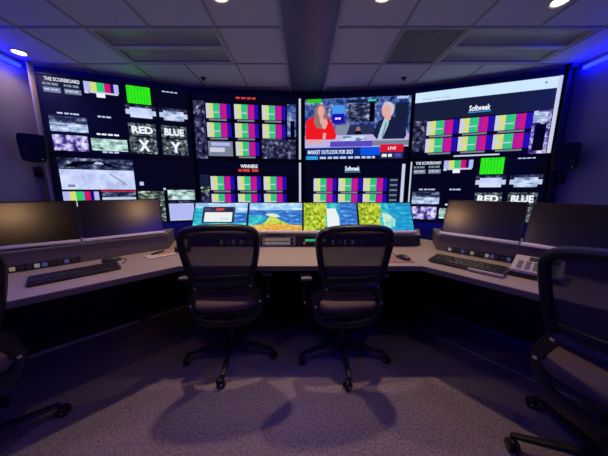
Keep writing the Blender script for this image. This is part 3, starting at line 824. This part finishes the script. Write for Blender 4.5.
t = thing('booklet_stack', 'thin pile of pale papers with an orange slip near left console corner', 'papers', (-1.145, 1.745, .7405), aL + .1)
bm = B(); box(bm, -.10, .10, -.065, .065, 0, .008, .001); obj('sheets', bm, 'paper', t)
bm = B(); box(bm, -.02, .09, -.01, .055, .008, .011, .0005); obj('slip', bm, 'orange', t)
t = thing('marker_pen', 'short black marker lying on the pale papers', 'pen', (-1.185, 1.765, .7487), aL + .5)
bm = B(); lathe(bm, [(0, -.05), (.008, -.05), (.009, .02), (.009, .05), (0, .05)], 12, tr(0, 0, .0095) @ rot('Y', PI / 2)); obj('barrel', bm, 'black_plastic', t)
bm = B(); lathe(bm, [(.0094, .02), (.0098, .045), (.004, .062), (0, .062)], 12, tr(0, 0, .0099) @ rot('Y', PI / 2)); obj('cap', bm, 'key', t)

t = thing('call_box', 'small black box with a pale button in the left console corner', 'desk unit', (-1.03, 1.86, .7405), math.radians(25))
bm = B(); box(bm, -.06, .06, -.04, .04, 0, .045, .006); obj('body', bm, 'black_plastic', t)
bm = B(); lathe(bm, [(.011, 0), (.010, .008), (0, .010)], 14, tr(.025, -.03, .043)); obj('button', bm, 'lcd_pale', t)
bm = B(); tube(bm, spline([(-.03, .035, .02), (-.06, .08, .01), (-.04, .12, .004)], 5), .003, 6); obj('cable', bm, 'black_plastic', t)

t = thing('control_unit', 'pale sloping button unit on a dark base on the right console wing', 'control unit', (1.405, 1.30, .7405), aR)
bm = B(); box(bm, -.112, .112, -.105, .105, 0, .030, .004); obj('base', bm, 'black_plastic', t)
bm = B(); prism(bm, [(-.10, .0305), (.10, .0305), (.10, .095), (-.10, .045)], -.108, .108, .004); obj('body', bm, 'white_plastic', t, mtx=Matrix(((0, 0, 1, 0), (1, 0, 0, 0), (0, 1, 0, 0), (0, 0, 0, 1))))
SL = tr(0, 0, .0695) @ rot('X', math.atan2(.05, .20))
bm = B(); box(bm, -.04, .09, .035, .085, .001, .006, .001); obj('display', bm, 'riser_dark', t, mtx=SL)
bm = B()
for r in range(4):
    for c in range(5): box(bm, -.085 + c * .036, -.062 + c * .036, -.085 + r * .028, -.066 + r * .028, .0, .007, .002)
obj('keys', bm, 'grey_plastic', t, mtx=SL)

# ------------------------------------------------------------------ task chairs
def lerp(a, b, t): return a + (b - a) * t
def make_chair(label, leg0=-88):
    t = thing('task_chair', label, 'chair', (0, 0, 0), 0, 'black mesh task chairs')
    # back frame: rounded, wide at the top and narrow at the waist; leans back as it rises
    def yb(z): return -.19 - .06 * (z - .60) / .45
    half = [(0, 1.035), (.10, 1.032), (.18, 1.018), (.215, .993), (.228, .955), (.222, .88), (.207, .79), (.190, .72), (.178, .68), (.163, .66), (.11, .655), (0, .655)]
    def curve(x, z):
        return (x, yb(z) + .035 * (1 - (x / .25) ** 2) * -1, z)
    pts = [curve(x, z) for x, z in half] + [curve(-x, z) for x, z in half[-2:0:-1]]
    loop = spline(pts, 3, True)
    bm = B(); tube(bm, loop, .021, 10, closed=True, flat=1.3, up=(0, 1, 0)); obj('back_frame', bm, 'black_plastic', t)
    # mesh stretched in the frame
    bm = B(); rows = 14; cols = 12; zs = [.66 + (1.03 - .66) * r / rows for r in range(rows + 1)]
    def width(z):
        h = half
        for (xa, za), (xb, zb) in zip(h[1:], h[2:]):
            if zb <= z <= za: return lerp(xa, xb, (za - z) / (za - zb + 1e-9))
        return .10
    grid = []
    for z in zs:
        w = width(min(1.03, max(.657, z))) - .004
        grid.append([bm.verts.new(Vector(curve(w * (2 * c / cols - 1), z)) + Vector((0, .004, 0))) for c in range(cols + 1)])
    for r in range(rows):
        for c in range(cols): bm.faces.new((grid[r][c], grid[r][c + 1], grid[r + 1][c + 1], grid[r + 1][c]))
    obj('back_mesh', bm, 'mesh', t)
    # lumbar bar across the mesh foot
    bm = B(); tube(bm, [curve(x, .70) for x in (-.178, -.1, 0, .1, .178)], .014, 8, flat=.5, up=(0, 1, 0)); obj('lumbar_bar', bm, 'black_plastic', t)
    # yoke under the back: two side posts into a rounded bottom bar, spine forward to the mechanism
    yp = [(.165, -.205, .66), (.18, -.195, .62), (.215, -.165, .54), (.228, -.145, .48), (.205, -.15, .41), (.15, -.165, .36), (0, -.17, .34)]
    yl = yp + [(-x, y, z) for x, y, z in yp[-2::-1]]
    bm = B(); tube(bm, spline(yl, 5), .027, 8, flat=.7, up=(0, 1, 0))
    tube(bm, [(-.175, -.2, .625), (0, -.235, .62), (.175, -.2, .625)], .018, 8, flat=.8, up=(0, 1, 0))
    tube(bm, spline([(0, -.175, .34), (0, -.12, .345), (0, 0, .375)], 4), .03, 8, flat=.5, up=(0, 0, 1)); obj('back_yoke', bm, 'black_plastic', t)
    for s in (-1, 1):
        bm = B(); lathe(bm, [(.009, 0), (.009, .005), (0, .006)], 10, tr(s * .173, -.219, .635) @ rot('X', PI / 2)); obj('bolt', bm, 'chrome', t)
        bm = B(); lathe(bm, [(.009, 0), (.009, .005), (0, .006)], 10, tr(s * .228, -.164, .49) @ rot('X', PI / 2)); obj('bolt', bm, 'chrome', t)
    # seat cushion: rounded plan, waterfall front
    bm = B(); n = 40; rings = []
    def plan(k, sc):
        a = 2 * PI * k / n; ca, sa = math.cos(a), math.sin(a); e = .38
        x = math.copysign(abs(ca) ** e, ca) * .245; y = math.copysign(abs(sa) ** e, sa) * .235
        return x * sc * (1 - .06 * (y < 0)), y * sc + .035
    for sc, dz in ((.80, -.028), (.94, -.022), (1.0, 0), (.985, .022), (.93, .036), (.8, .042), (.5, .038), (.15, .035)):
        ring = []
        for k in range(n):
            x, y = plan(k, sc); drop = -.03 * max(0, (y - .12) / .15) ** 2
            ring.append(bm.verts.new((x, y, .462 + dz + drop + .012 * (x / .25) ** 2)))
        rings.append(ring)
    for A, C in zip(rings, rings[1:]):
        for k in range(n): bm.faces.new((A[k], A[(k + 1) % n], C[(k + 1) % n], C[k]))
    bm.faces.new(rings[0][::-1]); bm.faces.new(rings[-1]); obj('seat', bm, 'seat', t, smooth=60)
    bm = B(); box(bm, -.2, .2, -.17, .21, .40, .436, .014); box(bm, -.09, .09, -.11, .12, .345, .405, .012); obj('seat_pan', bm, 'black_plastic', t)
    bm = B(); tube(bm, [(.08, .03, .375), (.2, .03, .385), (.27, .04, .385)], .007, 8); box(bm, .26, .31, .025, .055, .379, .391, .004); obj('height_lever', bm, 'black_plastic', t)
    # arms
    for s in (-1, 1):
        bm = B(); tube(bm, spline([(s * .17, .0, .405), (s * .25, .0, .41), (s * .282, -.005, .46), (s * .285, -.01, .58), (s * .28, .0, .645)], 5), .018, 8, flat=1.4, up=(0, 1, 0))
        arm = obj('arm', bm, 'black_plastic', t)
        bm = B(); box(bm, s * .28 - .038, s * .28 + .038, -.10, .14, .642, .668, .011, 3); obj('arm_pad', bm, 'grey_plastic', arm)
        bm = B(); lathe(bm, [(.008, 0), (.008, .004), (0, .005)], 10, tr(s * .285, -.025, .455) @ rot('X', PI / 2)); obj('arm_bolt', bm, 'chrome', arm)
    # gas column and star base
    bm = B(); lathe(bm, [(.0, .07), (.032, .07), (.032, .20), (.027, .205), (.027, .25), (.016, .255), (.016, .36), (0, .36)], 18); obj('gas_column', bm, 'nylon', t)
    bm = B(); lathe(bm, [(0, .07), (.05, .07), (.056, .09), (.05, .115), (.036, .125), (0, .125)], 20); obj('hub', bm, 'nylon', t)
    for k in range(5):
        a = math.radians(leg0 + 72 * k); Rz = rot('Z', a)
        bm = B(); tube(bm, [(.035, 0, .098), (.14, 0, .092), (.25, 0, .078), (.325, 0, .070)], [.026, .022, .018, .016], 8, flat=.75, up=(0, 0, 1), caps=True)
        leg = obj('leg', bm, 'nylon', t, mtx=Rz)
        bm = B(); Q = Rz @ tr(.325, 0, 0) @ rot('Z', .7 * k + .4)
        tube(bm, [Q @ Vector((0, 0, .072)), Q @ Vector((0, 0, .045))], .008, 8)
        for s in (-1, 1):
            lathe(bm, [(0, -.008), (.024, -.008), (.0275, -.005), (.0275, .005), (.024, .008), (.010, .009), (0, .009)], 18, Q @ tr(s * .0145, -.014, .0276) @ rot('Y', PI / 2))
        box(bm, -.008, .008, -.028, .008, .03, .058, .004, mtx=Q)
        cs = obj('caster', bm, 'nylon', leg)
        bm = B()
        for s in (-1, 1): lathe(bm, [(.0085, 0), (.006, .002), (0, .002)], 10, Q @ tr(s * .0235, -.014, .0276) @ rot('Y', s * PI / 2))
        # axle caps stay with the caster mesh
        bm2 = bmesh.new(); bm2.from_mesh(cs.data)
        tmp = bpy.data.meshes.new('tmp'); bm.to_mesh(tmp); bm.free(); bm2.from_mesh(tmp); bpy.data.meshes.remove(tmp)
        cs.data.materials.append(M['chrome']); nf = len(cs.data.polygons)
        bm2.faces.ensure_lookup_table()
        for f in bm2.faces[nf:]: f.material_index = 1
        bm2.to_mesh(cs.data); bm2.free()
    return t
ch = make_chair('black mesh task chair in front of the bright monitor with the white dialog window')
rots = []
places = [((-.56, 1.60), 9, None), ((.285, 1.585), 7, 'black mesh task chair in front of the monitors showing yellow-green leaves'),
          ((1.32, .80), -64, 'black mesh task chair at the right wing by the pale button unit'),
          ((-1.59, .84), 56, 'black mesh task chair mostly out of frame at the left wing')]
for (x, y), rz, lb in places:
    c = ch if lb is None else copy_tree(ch, None, ('arm',) if abs(rz) > 20 else ())
    c.location = (x, y, 0); c.rotation_euler = (0, 0, math.radians(rz))
    if lb: c['label'] = lb
    rots.append((c, rz))
for c, rz in rots:
    for l_ in kids(c):                      # the star base turns freely under the seat
        if l_.name.startswith('leg'): l_.rotation_euler.z = math.radians({-64: 22, 56: 8, 9: -5, 7: -8}.get(rz, 0))

# ------------------------------------------------------------------ world, camera, view
w = bpy.data.worlds.new('World'); SC.world = w; w.use_nodes = True
w.node_tree.nodes['Background'].inputs[0].default_value = (0.004, 0.004, 0.008, 1)
cam = bpy.data.cameras.new('Camera'); co = bpy.data.objects.new('Camera', cam); COL.objects.link(co)
cam.sensor_fit = 'HORIZONTAL'; cam.sensor_width = 36; cam.lens = 36 * 225 / 608
cam.clip_start = .02
co.location = (0, 0, 1.25); co.rotation_euler = (PI / 2 - math.atan(37 / 225), 0, 0)
SC.camera = co
vs = SC.view_settings
vs.view_transform = 'Standard'; vs.look = 'None'; vs.exposure = 0.0; vs.gamma = 1.0; vs.use_curve_mapping = False
